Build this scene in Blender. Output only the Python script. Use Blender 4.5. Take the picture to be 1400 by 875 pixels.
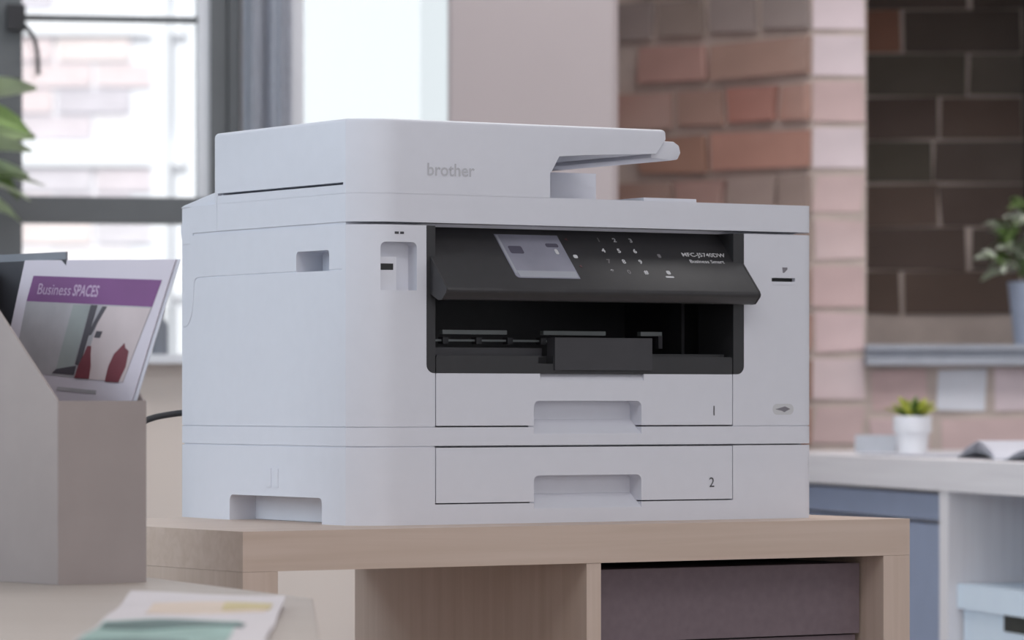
import bpy, bmesh, math, random
from mathutils import Vector, Matrix
random.seed(7)
for o in list(bpy.data.objects):
    bpy.data.objects.remove(o, do_unlink=True)
scene = bpy.context.scene
C = scene.collection
R = math.radians

# ------------------------------------------------------------------ camera
CAMZ = 0.885
cam_d = bpy.data.cameras.new('camera')
cam = bpy.data.objects.new('camera', cam_d); C.objects.link(cam)
cam.location = (0, 0, CAMZ); cam.rotation_euler = (R(90), 0, 0)
cam_d.sensor_width = 36.0
cam_d.lens = 5636 / 1400 * 36.0
cam_d.shift_y = 110.5 / 1400
cam_d.clip_start = 0.05; cam_d.clip_end = 200
cam_d.dof.use_dof = True
cam_d.dof.focus_distance = 3.86
cam_d.dof.aperture_fstop = 9.0
scene.camera = cam

# ------------------------------------------------------------------ light
world = bpy.data.worlds.new('overcast'); scene.world = world
world.use_nodes = True
bg = world.node_tree.nodes['Background']
bg.inputs[0].default_value = (0.90, 0.95, 1.0, 1)
bg.inputs[1].default_value = 1.0

def lamp(name, kind, loc, aim, energy, color, sx=None, sy=None):
    d = bpy.data.lights.new(name, kind); d.energy = energy; d.color = color
    if kind == 'AREA':
        d.shape = 'RECTANGLE'; d.size = sx; d.size_y = sy
    o = bpy.data.objects.new(name, d); C.objects.link(o); o.location = loc
    o.rotation_euler = (Vector(aim) - Vector(loc)).to_track_quat('-Z', 'Y').to_euler()
    return o
sun = lamp('sun_offscreen', 'SUN', (0, -4, 8), (0.9, 0, 4.6), 3.3, (1.0, 0.97, 0.93)); sun.data.angle = R(6)
lamp('window_left_offscreen', 'AREA', (-2.85, 3.3, 1.85), (0, 3.8, 1.0), 72, (0.76, 0.895, 1.0), 4.2, 1.9)
lamp('ceiling_lamp_front_offscreen', 'AREA', (0.5, 1.6, 2.86), (0.5, 1.6, 0), 31, (1.0, 0.975, 0.97), 2.4, 1.2)
lamp('fill_overhead_back_offscreen', 'AREA', (0.6, 5.3, 2.86), (0.6, 5.3, 0), 38, (1.0, 0.975, 0.97), 2.4, 1.2)  # fill light added overhead to brighten the back of the room
lamp('fill_rear_offscreen', 'AREA', (1.4, -2.0, 1.7), (0.4, 4.0, 1.0), 50, (0.98, 0.965, 1.0), 3.2, 2.0)  # added frontal fill from behind the camera, in front of a closed wall

vs = scene.view_settings
scene.display_settings.display_device = 'sRGB'
vs.view_transform = 'Standard'; vs.look = 'None'; vs.exposure = 0.0; vs.gamma = 1.0
vs.use_curve_mapping = False

# ------------------------------------------------------------------ materials
def srgb(r, g, b):
    f = lambda v: (v / 255 / 12.92) if v / 255 <= .04045 else ((v / 255 + .055) / 1.055) ** 2.4
    return (f(r), f(g), f(b), 1)
def base_mat(name):
    m = bpy.data.materials.new(name); m.use_nodes = True
    return m, m.node_tree.nodes, m.node_tree.links, m.node_tree.nodes['Principled BSDF']
def plain(name, col, rough=0.5, var=0.04, scale=30.0, bump=0.0, metal=0.0, spec=0.5):
    m, n, l, p = base_mat(name)
    tc = n.new('ShaderNodeTexCoord'); nz = n.new('ShaderNodeTexNoise')
    nz.inputs['Scale'].default_value = scale; nz.inputs['Detail'].default_value = 4
    l.new(tc.outputs['Object'], nz.inputs['Vector'])
    rp = n.new('ShaderNodeValToRGB')
    rp.color_ramp.elements[0].position = 0.3; rp.color_ramp.elements[1].position = 0.7
    rp.color_ramp.elements[0].color = tuple(max(0, c * (1 - var)) for c in col[:3]) + (1,)
    rp.color_ramp.elements[1].color = tuple(min(1, c * (1 + var)) for c in col[:3]) + (1,)
    l.new(nz.outputs['Fac'], rp.inputs['Fac']); l.new(rp.outputs['Color'], p.inputs['Base Color'])
    p.inputs['Roughness'].default_value = rough; p.inputs['Metallic'].default_value = metal
    p.inputs['Specular IOR Level'].default_value = spec
    if bump:
        b = n.new('ShaderNodeBump'); b.inputs['Strength'].default_value = bump; b.inputs['Distance'].default_value = 0.002
        l.new(nz.outputs['Fac'], b.inputs['Height']); l.new(b.outputs['Normal'], p.inputs['Normal'])
    return m
def wood(name, c1, c2, axis='X', rough=0.5):
    m, n, l, p = base_mat(name)
    tc = n.new('ShaderNodeTexCoord'); mp = n.new('ShaderNodeMapping')
    sc = {'X': (1.5, 40, 40), 'Y': (40, 1.5, 40), 'Z': (40, 40, 1.5)}[axis]
    mp.inputs['Scale'].default_value = sc
    l.new(tc.outputs['Object'], mp.inputs['Vector'])
    nz = n.new('ShaderNodeTexNoise'); nz.inputs['Scale'].default_value = 2.2; nz.inputs['Detail'].default_value = 6
    nz.inputs['Distortion'].default_value = 0.6
    l.new(mp.outputs['Vector'], nz.inputs['Vector'])
    rp = n.new('ShaderNodeValToRGB')
    rp.color_ramp.elements[0].position = 0.32; rp.color_ramp.elements[0].color = c1
    rp.color_ramp.elements[1].position = 0.68; rp.color_ramp.elements[1].color = c2
    l.new(nz.outputs['Fac'], rp.inputs['Fac']); l.new(rp.outputs['Color'], p.inputs['Base Color'])
    p.inputs['Roughness'].default_value = rough
    return m
def brickmat(name, cols, paint, paint_amt):
    m, n, l, p = base_mat(name)
    oi = n.new('ShaderNodeObjectInfo'); rp = n.new('ShaderNodeValToRGB'); rp.color_ramp.interpolation = 'CONSTANT'
    els = rp.color_ramp.elements
    els[0].color = cols[0]; els[1].position = 1 / len(cols); els[1].color = cols[1]
    for i, c in enumerate(cols[2:], 2):
        e = els.new(i / len(cols)); e.color = c
    l.new(oi.outputs['Random'], rp.inputs['Fac'])
    tc = n.new('ShaderNodeTexCoord'); nz = n.new('ShaderNodeTexNoise'); nz.noise_dimensions = '4D'
    nz.inputs['Scale'].default_value = 1.6; nz.inputs['Detail'].default_value = 5
    mu = n.new('ShaderNodeMath'); mu.operation = 'MULTIPLY'; mu.inputs[1].default_value = 50
    l.new(oi.outputs['Random'], mu.inputs[0]); l.new(mu.outputs[0], nz.inputs['W'])
    l.new(tc.outputs['Object'], nz.inputs['Vector'])
    r2 = n.new('ShaderNodeValToRGB')
    r2.color_ramp.elements[0].position = 0.52; r2.color_ramp.elements[0].color = (0, 0, 0, 1)
    r2.color_ramp.elements[1].position = 0.70; r2.color_ramp.elements[1].color = (paint_amt,) * 3 + (1,)
    l.new(nz.outputs['Fac'], r2.inputs['Fac'])
    mx = n.new('ShaderNodeMix'); mx.data_type = 'RGBA'
    l.new(r2.outputs['Color'], mx.inputs[0]); l.new(rp.outputs['Color'], mx.inputs[6]); mx.inputs[7].default_value = paint
    n2 = n.new('ShaderNodeTexNoise'); n2.inputs['Scale'].default_value = 9; l.new(tc.outputs['Object'], n2.inputs['Vector'])
    hs = n.new('ShaderNodeHueSaturation'); r3 = n.new('ShaderNodeMapRange')
    r3.inputs[3].default_value = 0.75; r3.inputs[4].default_value = 1.25
    l.new(n2.outputs['Fac'], r3.inputs[0]); l.new(r3.outputs[0], hs.inputs['Value']); l.new(mx.outputs[2], hs.inputs['Color'])
    l.new(hs.outputs['Color'], p.inputs['Base Color']); p.inputs['Roughness'].default_value = 0.9
    b = n.new('ShaderNodeBump'); b.inputs['Strength'].default_value = 0.4; b.inputs['Distance'].default_value = 0.004
    l.new(n2.outputs['Fac'], b.inputs['Height']); l.new(b.outputs['Normal'], p.inputs['Normal'])
    return m
def glassmat(name):
    m = bpy.data.materials.new(name); m.use_nodes = True
    n = m.node_tree.nodes; l = m.node_tree.links; n.clear()
    out = n.new('ShaderNodeOutputMaterial'); t = n.new('ShaderNodeBsdfTransparent'); g = n.new('ShaderNodeBsdfGlossy')
    g.inputs['Roughness'].default_value = 0.02
    nz = n.new('ShaderNodeTexNoise'); nz.inputs['Scale'].default_value = 3
    mr = n.new('ShaderNodeMapRange'); mr.inputs[3].default_value = 0.03; mr.inputs[4].default_value = 0.06
    l.new(nz.outputs['Fac'], mr.inputs[0])
    mx = n.new('ShaderNodeMixShader'); l.new(mr.outputs[0], mx.inputs[0])
    t.inputs[0].default_value = (0.97, 0.985, 0.98, 1)
    l.new(t.outputs[0], mx.inputs[1]); l.new(g.outputs[0], mx.inputs[2]); l.new(mx.outputs[0], out.inputs[0])
    return m

M = {}
M['white'] = plain('printer_white_plastic', (0.71, 0.72, 0.785, 1), 0.42, 0.01, 60, 0.03)
M['white_edge'] = plain('printer_light_grey_plastic', (0.60, 0.605, 0.63, 1), 0.5, 0.01, 60)
M['black'] = plain('printer_charcoal_plastic', (0.030, 0.030, 0.033, 1), 0.42, 0.06, 80, 0.02)
M['panel'] = plain('control_panel_charcoal', (0.034, 0.033, 0.036, 1), 0.38, 0.06, 80)
M['inner'] = plain('port_black', (0.017, 0.018, 0.019, 1), 0.55, 0.08, 40)
M['bar'] = plain('grey_metal_bar', (0.22, 0.24, 0.24, 1), 0.35, 0.05, 50)
M['stop'] = plain('tray_stop_charcoal', (0.045, 0.044, 0.050, 1), 0.45, 0.05, 50)
M['screen'] = plain('touch_screen', (0.27, 0.27, 0.33, 1), 0.18, 0.10, 25)
M['scr_light'] = plain('screen_pale', (0.36, 0.37, 0.42, 1), 0.2, 0.03, 25)
M['scr_dark'] = plain('screen_dark', (0.10, 0.095, 0.13, 1), 0.2, 0.05, 25)
M['print'] = plain('pale_print', (0.62, 0.62, 0.64, 1), 0.5, 0.02, 50)
M['print_dim'] = plain('dim_print', (0.20, 0.19, 0.20, 1), 0.5, 0.02, 50)
M['print_red'] = plain('reddish_print', (0.12, 0.055, 0.06, 1), 0.5, 0.02, 50)
M['ink'] = plain('dark_ink', (0.06, 0.06, 0.07, 1), 0.6, 0.02, 50)
M['grey_ink'] = plain('grey_ink', (0.22, 0.21, 0.24, 1), 0.6, 0.02, 50)
M['badge'] = plain('silver_badge', (0.56, 0.56, 0.60, 1), 0.25, 0.02, 50, metal=0.2)
M['oak'] = wood('oak_veneer', srgb(198, 177, 162), srgb(208, 188, 175), 'X')
M['oak_y'] = wood('oak_veneer_deep', srgb(198, 177, 162), srgb(208, 188, 175), 'Y')
M['oak_z'] = wood('oak_veneer_upright', srgb(198, 177, 162), srgb(208, 188, 175), 'Z')
M['desk'] = wood('desk_veneer', srgb(160, 149, 140), srgb(172, 161, 154), 'X')
M['pale'] = wood('pale_birch', srgb(232, 228, 232), srgb(240, 237, 240), 'X')
M['pale_z'] = wood('pale_birch_upright', srgb(232, 228, 232), srgb(240, 237, 240), 'Z')
M['boxbrown'] = plain('plum_grey_fabric', srgb(118, 104, 110), 0.85, 0.06, 120, 0.1)
M['blueg'] = plain('blue_grey_front', srgb(150, 162, 188), 0.5, 0.03, 20)
M['palebox'] = plain('pale_blue_card', srgb(226, 240, 255), 0.6, 0.02, 20)
M['card'] = plain('grey_card', srgb(160, 150, 148), 0.75, 0.03, 25, 0.05)
M['card_in'] = plain('grey_card_inside', srgb(128, 118, 110), 0.8, 0.03, 25)
M['folder'] = plain('charcoal_folder', srgb(64, 64, 70), 0.6, 0.05, 30)
M['folder_edge'] = plain('grey_folder_edge', srgb(130, 134, 142), 0.6, 0.05, 30)
M['paper'] = plain('paper_white', srgb(206, 199, 210), 0.6, 0.01, 20)
M['paper3'] = plain('paper_muted', srgb(196, 188, 190), 0.6, 0.03, 20)
M['paper2'] = plain('paper_cool', srgb(208, 208, 218), 0.6, 0.02, 20)
M['purple'] = plain('purple_print', srgb(116, 66, 122), 0.55, 0.08, 12)
M['lilac'] = plain('lilac_print', srgb(186, 160, 190), 0.55, 0.03, 12)
M['photo'] = plain('grey_photo_print', srgb(166, 163, 168), 0.55, 0.16, 22)
M['photo2'] = plain('warm_photo_print', srgb(196, 182, 184), 0.55, 0.08, 22)
M['photo3'] = plain('green_grey_photo_print', srgb(150, 156, 156), 0.55, 0.10, 22)
M['photo_dark'] = plain('dark_photo_print', srgb(74, 70, 78), 0.55, 0.1, 22)
M['maroon'] = plain('maroon_print', srgb(112, 52, 62), 0.55, 0.12, 30)
M['white_wall'] = plain('white_plaster', srgb(228, 228, 230), 0.9, 0.01, 4)
M['beige'] = plain('beige_plaster', srgb(226, 214, 206), 0.9, 0.02, 4, 0.05)
M['pier'] = plain('taupe_plaster', srgb(183, 172, 173), 0.9, 0.02, 4, 0.05)
M['ceil'] = plain('white_ceiling', srgb(225, 225, 225), 0.9, 0.02, 4)
M['floor'] = wood('grey_floor', srgb(150, 144, 140), srgb(170, 164, 160), 'Y')
M['frame'] = plain('dark_grey_window_frame', srgb(100, 103, 106), 0.5, 0.04, 20)
M['frame_w'] = plain('white_window_frame', srgb(226, 228, 234), 0.5, 0.02, 20)
M['glass'] = glassmat('window_glass')
M['curtain'] = plain('grey_curtain', srgb(208, 212, 222), 0.9, 0.05, 60)
M['iron'] = plain('black_iron', srgb(42, 42, 46), 0.5, 0.05, 40)
M['mortar'] = plain('tan_mortar', srgb(198, 184, 176), 0.95, 0.10, 20, 0.4)
M['brick_red'] = brickmat('weathered_red_brick', [srgb(174, 144, 132), srgb(186, 150, 141), srgb(166, 148, 140), srgb(190, 146, 132), srgb(180, 162, 154), srgb(170, 134, 118)], srgb(188, 172, 165), 0.7)
M['brick_grey'] = brickmat('weathered_grey_brick', [srgb(150, 138, 132), srgb(158, 146, 142), srgb(146, 132, 124), srgb(162, 148, 144)], srgb(184, 170, 164), 0.5)
M['brick_orange'] = brickmat('orange_brick', [srgb(182, 130, 118), srgb(180, 132, 118)], srgb(190, 162, 154), 0.4)
M['brick_rust'] = brickmat('rust_brick', [srgb(140, 100, 84), srgb(138, 100, 84)], srgb(150, 120, 108), 0.3)
M['brick_pink'] = brickmat('pale_pink_brick', [srgb(218, 194, 194), srgb(212, 188, 186), srgb(224, 208, 212), srgb(208, 182, 180), srgb(204, 190, 180)], srgb(224, 214, 216), 0.7)  # pier and lower wall bricks, paler and pinker than the flank
M['brick_dark'] = brickmat('darker_recess_brick', [srgb(92, 81, 75), srgb(86, 77, 71), srgb(102, 86, 78), srgb(88, 82, 73), srgb(96, 82, 76)], srgb(128, 119, 112), 0.6)  # recess bricks, darker than those of the flank and pier
M['brick_white'] = brickmat('white_painted_brick', [srgb(226, 228, 236), srgb(222, 226, 232)], srgb(210, 206, 206), 0.3)
M['slate'] = plain('slate_sill', srgb(168, 172, 182), 0.6, 0.08, 30, 0.1)
M['slate_d'] = plain('grey_bottle', srgb(126, 130, 140), 0.6, 0.08, 30, 0.1)
M['post'] = plain('dark_green_timber', srgb(52, 54, 50), 0.7, 0.08, 20)
M['leaf_pale'] = plain('pale_leaf', srgb(206, 218, 188), 0.5, 0.25, 18)
M['leaf_mid'] = plain('mid_leaf', srgb(140, 166, 104), 0.5, 0.25, 18)
M['leaf_dark'] = plain('dark_leaf', srgb(84, 106, 70), 0.5, 0.25, 18)
M['leaf_white'] = plain('whitish_leaf', srgb(224, 232, 214), 0.5, 0.15, 18)
M['leaf_lime'] = plain('lime_leaf', srgb(214, 220, 110), 0.5, 0.2, 30)
M['soil'] = plain('soil', srgb(60, 48, 40), 0.95, 0.2, 60, 0.4)
M['pot_w'] = plain('white_pot', srgb(226, 228, 234), 0.45, 0.02, 20)
M['pot_b'] = plain('blue_grey_pot', srgb(160, 170, 190), 0.5, 0.04, 20)
M['teal'] = plain('teal_print', srgb(128, 158, 150), 0.5, 0.25, 30)
M['dkgreen'] = plain('dark_green_print', srgb(50, 82, 80), 0.5, 0.25, 30)
M['peach'] = plain('peach_print', srgb(196, 176, 160), 0.5, 0.08, 20)
M['yellow'] = plain('ochre_print', srgb(184, 166, 116), 0.5, 0.1, 20)
M['render_w'] = plain('white_render', srgb(238, 240, 246), 0.9, 0.02, 2)
M['brick_out'] = brickmat('sunlit_pale_brick', [srgb(216, 200, 204), srgb(206, 196, 204), srgb(226, 212, 212), srgb(196, 190, 200), srgb(232, 226, 230)], srgb(236, 234, 238), 0.6)
M['steel'] = plain('grey_steel', srgb(120, 122, 126), 0.4, 0.03, 20, metal=0.4)

# ------------------------------------------------------------------ helpers
def sharpen(bm, ang=32):
    a = R(ang)
    for f in bm.faces: f.smooth = True
    for e in bm.edges:
        e.smooth = not (len(e.link_faces) == 2 and e.calc_face_angle(0) > a)
def bm_to_mesh(bm, name, ang=32):
    bmesh.ops.recalc_face_normals(bm, faces=bm.faces[:])
    sharpen(bm, ang)
    me = bpy.data.meshes.new(name); bm.to_mesh(me); bm.free()
    return me
def link(name, me, mat=None, parent=None, loc=None, rot=None):
    if mat is not None and not me.materials: me.materials.append(mat)
    o = bpy.data.objects.new(name, me); C.objects.link(o)
    if parent: o.parent = parent
    if loc: o.location = loc
    if rot: o.rotation_euler = rot
    return o
def empty(name, loc=(0, 0, 0), rz=0):
    o = bpy.data.objects.new(name, None); C.objects.link(o); o.location = loc; o.rotation_euler = (0, 0, rz)
    o.empty_display_size = 0.05
    return o
def tag(o, label, cat, group=None):
    o['label'] = label; o['category'] = cat
    if group: o['group'] = group
    return o
def struct(o, label=None):
    o['kind'] = 'structure'
    if label: o['label'] = label
    return o
def bm_bevel(bm, w, seg=2, ang=30):
    es = [e for e in bm.edges if len(e.link_faces) == 2 and e.calc_face_angle(0) > R(ang)]
    if es and w > 0:
        bmesh.ops.bevel(bm, geom=es, offset=w, segments=seg, profile=0.5, affect='EDGES', clamp_overlap=True)
def bm_box(x0, x1, y0, y1, z0, z1, bev=0, seg=2, bm=None):
    own = bm is None
    if own: bm = bmesh.new()
    v = [bm.verts.new(p) for p in ((x0, y0, z0), (x1, y0, z0), (x1, y1, z0), (x0, y1, z0), (x0, y0, z1), (x1, y0, z1), (x1, y1, z1), (x0, y1, z1))]
    for f in ((3, 2, 1, 0), (4, 5, 6, 7), (0, 1, 5, 4), (1, 2, 6, 5), (2, 3, 7, 6), (3, 0, 4, 7)):
        bm.faces.new([v[i] for i in f])
    if own and bev: bm_bevel(bm, bev, seg)
    return bm
def box(name, x0, x1, y0, y1, z0, z1, mat, parent=None, bev=0, seg=2):
    return link(name, bm_to_mesh(bm_box(x0, x1, y0, y1, z0, z1, bev, seg), name), mat, parent)
def bm_prism(poly, a0, a1, axis='z', bm=None):
    """poly in the two other axes: z -> (x,y), x -> (y,z), y -> (x,z)"""
    if bm is None: bm = bmesh.new()
    def P(u, v, a):
        return (u, v, a) if axis == 'z' else ((a, u, v) if axis == 'x' else (u, a, v))
    lo = [bm.verts.new(P(u, v, a0)) for u, v in poly]; hi = [bm.verts.new(P(u, v, a1)) for u, v in poly]
    k = len(poly)
    bm.faces.new(lo[::-1]); bm.faces.new(hi)
    for i in range(k):
        bm.faces.new((lo[i], lo[(i + 1) % k], hi[(i + 1) % k], hi[i]))
    return bm
def prism(name, poly, a0, a1, axis, mat, parent=None, bev=0, seg=2):
    bm = bm_prism(poly, a0, a1, axis)
    bmesh.ops.recalc_face_normals(bm, faces=bm.faces[:])
    if bev: bm_bevel(bm, bev, seg)
    return link(name, bm_to_mesh(bm, name), mat, parent)
def cut(me, cutters, op='DIFFERENCE'):
    """boolean on mesh data; returns a fresh mesh"""
    o = bpy.data.objects.new('tmp', me); C.objects.link(o)
    tmp = []
    for c in cutters:
        co = bpy.data.objects.new('tmpc', c); C.objects.link(co); tmp.append(co)
        md = o.modifiers.new('b', 'BOOLEAN'); md.operation = op; md.object = co; md.solver = 'EXACT'
    dg = bpy.context.evaluated_depsgraph_get(); dg.update()
    res = bpy.data.meshes.new_from_object(o.evaluated_get(dg))
    for t in tmp + [o]:
        d = t.data; bpy.data.objects.remove(t); bpy.data.meshes.remove(d)
    bm = bmesh.new(); bm.from_mesh(res)
    bmesh.ops.remove_doubles(bm, verts=bm.verts[:], dist=1e-6)
    sharpen(bm); bm.to_mesh(res); bm.free(); res.materials.clear()
    return res
def rrect(u0, u1, v0, v1, r, corners=(1, 1, 1, 1), n=6):
    """rounded rectangle, corners order: (u0v0),(u1v0),(u1v1),(u0v1)"""
    pts = []
    for i, (cu, cv, su, sv, a0) in enumerate(((u0, v0, 1, 1, 180), (u1, v0, -1, 1, 270), (u1, v1, -1, -1, 0), (u0, v1, 1, -1, 90))):
        if corners[i]:
            for k in range(n + 1):
                a = R(a0 + 90 * k / n)
                pts.append((cu + su * r + r * math.cos(a), cv + sv * r + r * math.sin(a)))
        else: pts.append((cu, cv))
    return pts
def tube(name, pts, r, mat, parent=None, n=8):
    bm = bmesh.new(); rings = []
    P = [Vector(p) for p in pts]
    for i, p in enumerate(P):
        d = (P[min(i + 1, len(P) - 1)] - P[max(i - 1, 0)]).normalized()
        a = d.orthogonal().normalized() if i == 0 else (pa - d * pa.dot(d)).normalized()
        pa = a; b = d.cross(a)
        rings.append([bm.verts.new(p + (a * math.cos(2 * math.pi * k / n) + b * math.sin(2 * math.pi * k / n)) * r) for k in range(n)])
    for i in range(len(rings) - 1):
        for k in range(n):
            bm.faces.new((rings[i][k], rings[i][(k + 1) % n], rings[i + 1][(k + 1) % n], rings[i + 1][k]))
    bm.faces.new(rings[0][::-1]); bm.faces.new(rings[-1])
    return link(name, bm_to_mesh(bm, name, 50), mat, parent)
def smooth_path(pts, n=6):
    out = []; P = [Vector(p) for p in pts]
    P = [P[0] * 2 - P[1]] + P + [P[-1] * 2 - P[-2]]
    for i in range(1, len(P) - 2):
        for k in range(n):
            t = k / n; a, b, c, d = P[i - 1:i + 3]
            out.append(0.5 * ((2 * b) + (c - a) * t + (2 * a - 5 * b + 4 * c - d) * t * t + (3 * b - a - 3 * c + d) * t ** 3))
    out.append(P[-2]); return out
def lathe(name, prof, mat, parent=None, n=32, loc=None):
    bm = bmesh.new(); rings = []
    for r, z in prof:
        rings.append([bm.verts.new((r * math.cos(2 * math.pi * k / n), r * math.sin(2 * math.pi * k / n), z)) for k in range(n)])
    for i in range(len(rings) - 1):
        for k in range(n):
            bm.faces.new((rings[i][k], rings[i][(k + 1) % n], rings[i + 1][(k + 1) % n], rings[i + 1][k]))
    bm.faces.new(rings[0][::-1]); bm.faces.new(rings[-1])
    return link(name, bm_to_mesh(bm, name), mat, parent, loc)
def text_mesh(s, size, bold=0.0, align='LEFT'):
    cu = bpy.data.curves.new('t', 'FONT'); cu.body = s; cu.size = size; cu.align_x = align; cu.align_y = 'CENTER'
    cu.offset = bold; cu.resolution_u = 3
    o = bpy.data.objects.new('t', cu); C.objects.link(o)
    bpy.context.view_layer.update()
    me = bpy.data.meshes.new_from_object(o)
    bpy.data.objects.remove(o); bpy.data.curves.remove(cu)
    me.materials.clear()
    return me
def map_mesh(me, fn):
    for v in me.vertices: v.co = fn(v.co)
    me.update(); return me

# ------------------------------------------------------------------ room shell
struct(box('floor', -3.2, 3.2, -2.3, 7.6, -0.1, 0.0, M['floor']))
struct(box('ceiling', -3.2, 3.2, -2.3, 7.6, 2.9, 3.0, M['ceil']))
struct(box('wall_left', -3.2, -3.0, -2.3, 7.6, 0.0, 2.9, M['white_wall']))
struct(box('wall_east', 3.0, 3.2, -2.3, 7.6, 0.0, 2.9, M['white_wall']))
struct(box('wall_front', -3.0, 3.0, -2.3, -2.15, 0.0, 2.9, M['white_wall']))
# window wall: local u along the wall, v into the wall (10 degrees off the picture plane)
WLOC = (-0.461, 6.5, 0); WROT = (0, 0, R(10))
WT = 0.16
def wbox(bm, u0, u1, v0, v1, z0, z1): return bm_box(u0, u1, v0, v1, z0, z1, bm=bm)
bm = bmesh.new()
wbox(bm, -2.7, -1.06, 0, WT, 0, 2.9)             # left of window 1
wbox(bm, -1.06, 0.0286, 0, WT, 0, 0.944)         # below window 1
wbox(bm, -1.06, 0.0286, 0, WT, 2.3, 2.9)
wbox(bm, 0.0286, 0.112, 0, WT, 0, 2.9)           # pier behind the curtain
wbox(bm, 0.112, 0.40, 0, WT, 0, 0.92)
wbox(bm, 0.112, 0.40, 0, WT, 2.3, 2.9)
wb = struct(link('wall_back', bm_to_mesh(bm, 'wall_back'), M['beige'], None, WLOC, WROT))
# pier with rounded arrises
struct(prism('wall_pier', [(-0.1007 + .006, 6.45), (0.1659 - .009, 6.45), (0.1659, 6.459), (0.1659, 7.6), (-0.1007, 7.6), (-0.1007, 6.456)], 0, 2.9, 'z', M['pier']))

# window 1: dark steel casement with small panes
w1 = struct(empty('window_1', WLOC, R(10)), 'dark grey steel window with small panes and a white sill')
def wpart(name, u0, u1, v0, v1, z0, z1, mat, bev=0.002, par=None):
    return box(name, u0, u1, v0, v1, z0, z1, mat, par or w1, bev)
Z0, Z1 = 0.9575, 2.3
wpart('frame_stile', -0.0154, 0.010, -0.012, 0.07, Z0 - .01, Z1, M['frame'])
wpart('frame_stile', 0.012, 0.0300, -0.022, 0.07, Z0 - .01, Z1, M['frame'])
wpart('glazing_bead', -0.0332, -0.0150, 0.0, 0.06, Z0, Z1, M['frame_w'])
wpart('mullion', -0.372, -0.310, -0.012, 0.07, Z0 - .01, Z1, M['frame'])
wpart('mullion', -0.712, -0.672, -0.012, 0.07, Z0 - .01, Z1, M['frame'])
wpart('frame_stile', -1.06, -1.02, -0.012, 0.07, Z0 - .01, Z1, M['frame'])
for ua, ub in ((-0.312, -0.0152), (-0.674, -0.370), (-1.022, -0.710)):
    wpart('transom', ua, ub, -0.010, 0.068, 1.1650, 1.2045, M['frame'])
    wpart('glazing_bar', ua, ub, 0.012, 0.035, 1.4820, 1.4905, M['frame'], 0.001)
    wpart('glazing_bar', ua, ub, 0.012, 0.035, 1.7720, 1.7805, M['frame'], 0.001)
    wpart('transom', ua, ub, -0.010, 0.068, 2.06, 2.10, M['frame'])
    for za, zb in ((Z0 - .005, 1.168), (1.2015, 1.4845), (1.488, 1.7745), (1.778, 2.065), (2.095, 2.3)):
        box('pane', ua, ub, 0.021, 0.025, za, zb, M['glass'], w1)
sill = wpart('window_sill', -1.10, 0.045, -0.05, 0.07, 0.9437, 0.9575, M['frame_w'], 0.003)
sp = smooth_path([(-0.318, -0.02, 1.478), (-0.306, -0.03, 1.468), (-0.294, -0.034, 1.450), (-0.288, -0.034, 1.425), (-0.2865, -0.034, 1.392)], 5)
tube('window_stay', sp, 0.0035, M['iron'], w1)
box('stay_bracket', -0.335, -0.306, -0.030, -0.008, 1.462, 1.502, M['iron'], w1, 0.003)
# window 2: white frame, open sky behind
w2 = struct(empty('window_2', WLOC, R(10)), 'tall narrow window with white frame between grey curtain and plastered pier')
wpart('frame_stile', 0.112, 0.1335, 0.0, 0.07, 0.92, 2.3, M['frame_w'], par=w2)
wpart('frame_stile', 0.382, 0.40, 0.02, 0.07, 0.92, 2.3, M['frame_w'], par=w2)
wpart('frame_rail', 0.133, 0.383, 0.01, 0.07, 0.92, 0.955, M['frame_w'], par=w2)
wpart('frame_rail', 0.133, 0.383, 0.01, 0.07, 2.26, 2.3, M['frame_w'], par=w2)
box('pane', 0.130, 0.385, 0.034, 0.038, 0.95, 2.27, M['glass'], w2)

# brick wall on the right: splayed flank, narrow pier, recess with slate sill
up = [(0.06, 7.309), (0.5035, 6.910), (0.594, 6.910), (0.594, 7.340), (1.35, 7.340), (1.35, 6.910), (3.0, 6.910), (3.0, 7.6), (0.06, 7.6)]
low = [(0.06, 7.309), (0.5035, 6.910), (3.0, 6.910), (3.0, 7.6), (0.06, 7.6)]
bm = bm_prism(up, 0.972, 1.6583, 'z'); bm_prism(low, 0.0, 0.972, 'z', bm); bm_prism(low, 1.6583, 2.9, 'z', bm)  # recess made deeper and closed overhead, out of view, to shade its back
wr = struct(link('wall_right', bm_to_mesh(bm, 'wall_right'), M['mortar']))
prism('slate_sill', [(6.862, 0.9445), (6.862, 0.9575), (6.876, 0.9585), (6.876, 0.9695), (6.862, 0.9705), (6.862, 0.9785), (7.345, 0.9785), (7.345, 0.9445)], 0.590, 1.352, 'x', M['slate'], wr)
# bricks share one mesh for each length
def brick_mesh(L, H, seed):
    rnd = random.Random(seed)
    bm = bm_box(-L / 2 + .002, L / 2 - .002, -0.03, 0.0045, -H / 2 + .002, H / 2 - .002)
    for v in bm.verts:
        v.co += Vector((rnd.uniform(-.005, .005), rnd.uniform(-.003, .003), rnd.uniform(-.0035, .0035)))
    bm_bevel(bm, 0.005, 1)
    return bm_to_mesh(bm, 'brick')
BM = {}
def brick(x, y, z, L, H, rz, mat, sd=None):
    key = (round(L, 3), round(H, 3), mat.name, sd if sd is not None else random.randrange(3))
    if key not in BM:
        me = brick_mesh(L, H, hash(key[:2]) % 1000 + key[3]); me.materials.append(mat); BM[key] = me
    o = link('brick', BM[key], None, wr, (x, y, z), (0, 0, rz)); return o
CH = 0.0775; ZB = 1.5033
fa = R(138); fd = Vector((math.cos(fa), math.sin(fa)))
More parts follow.
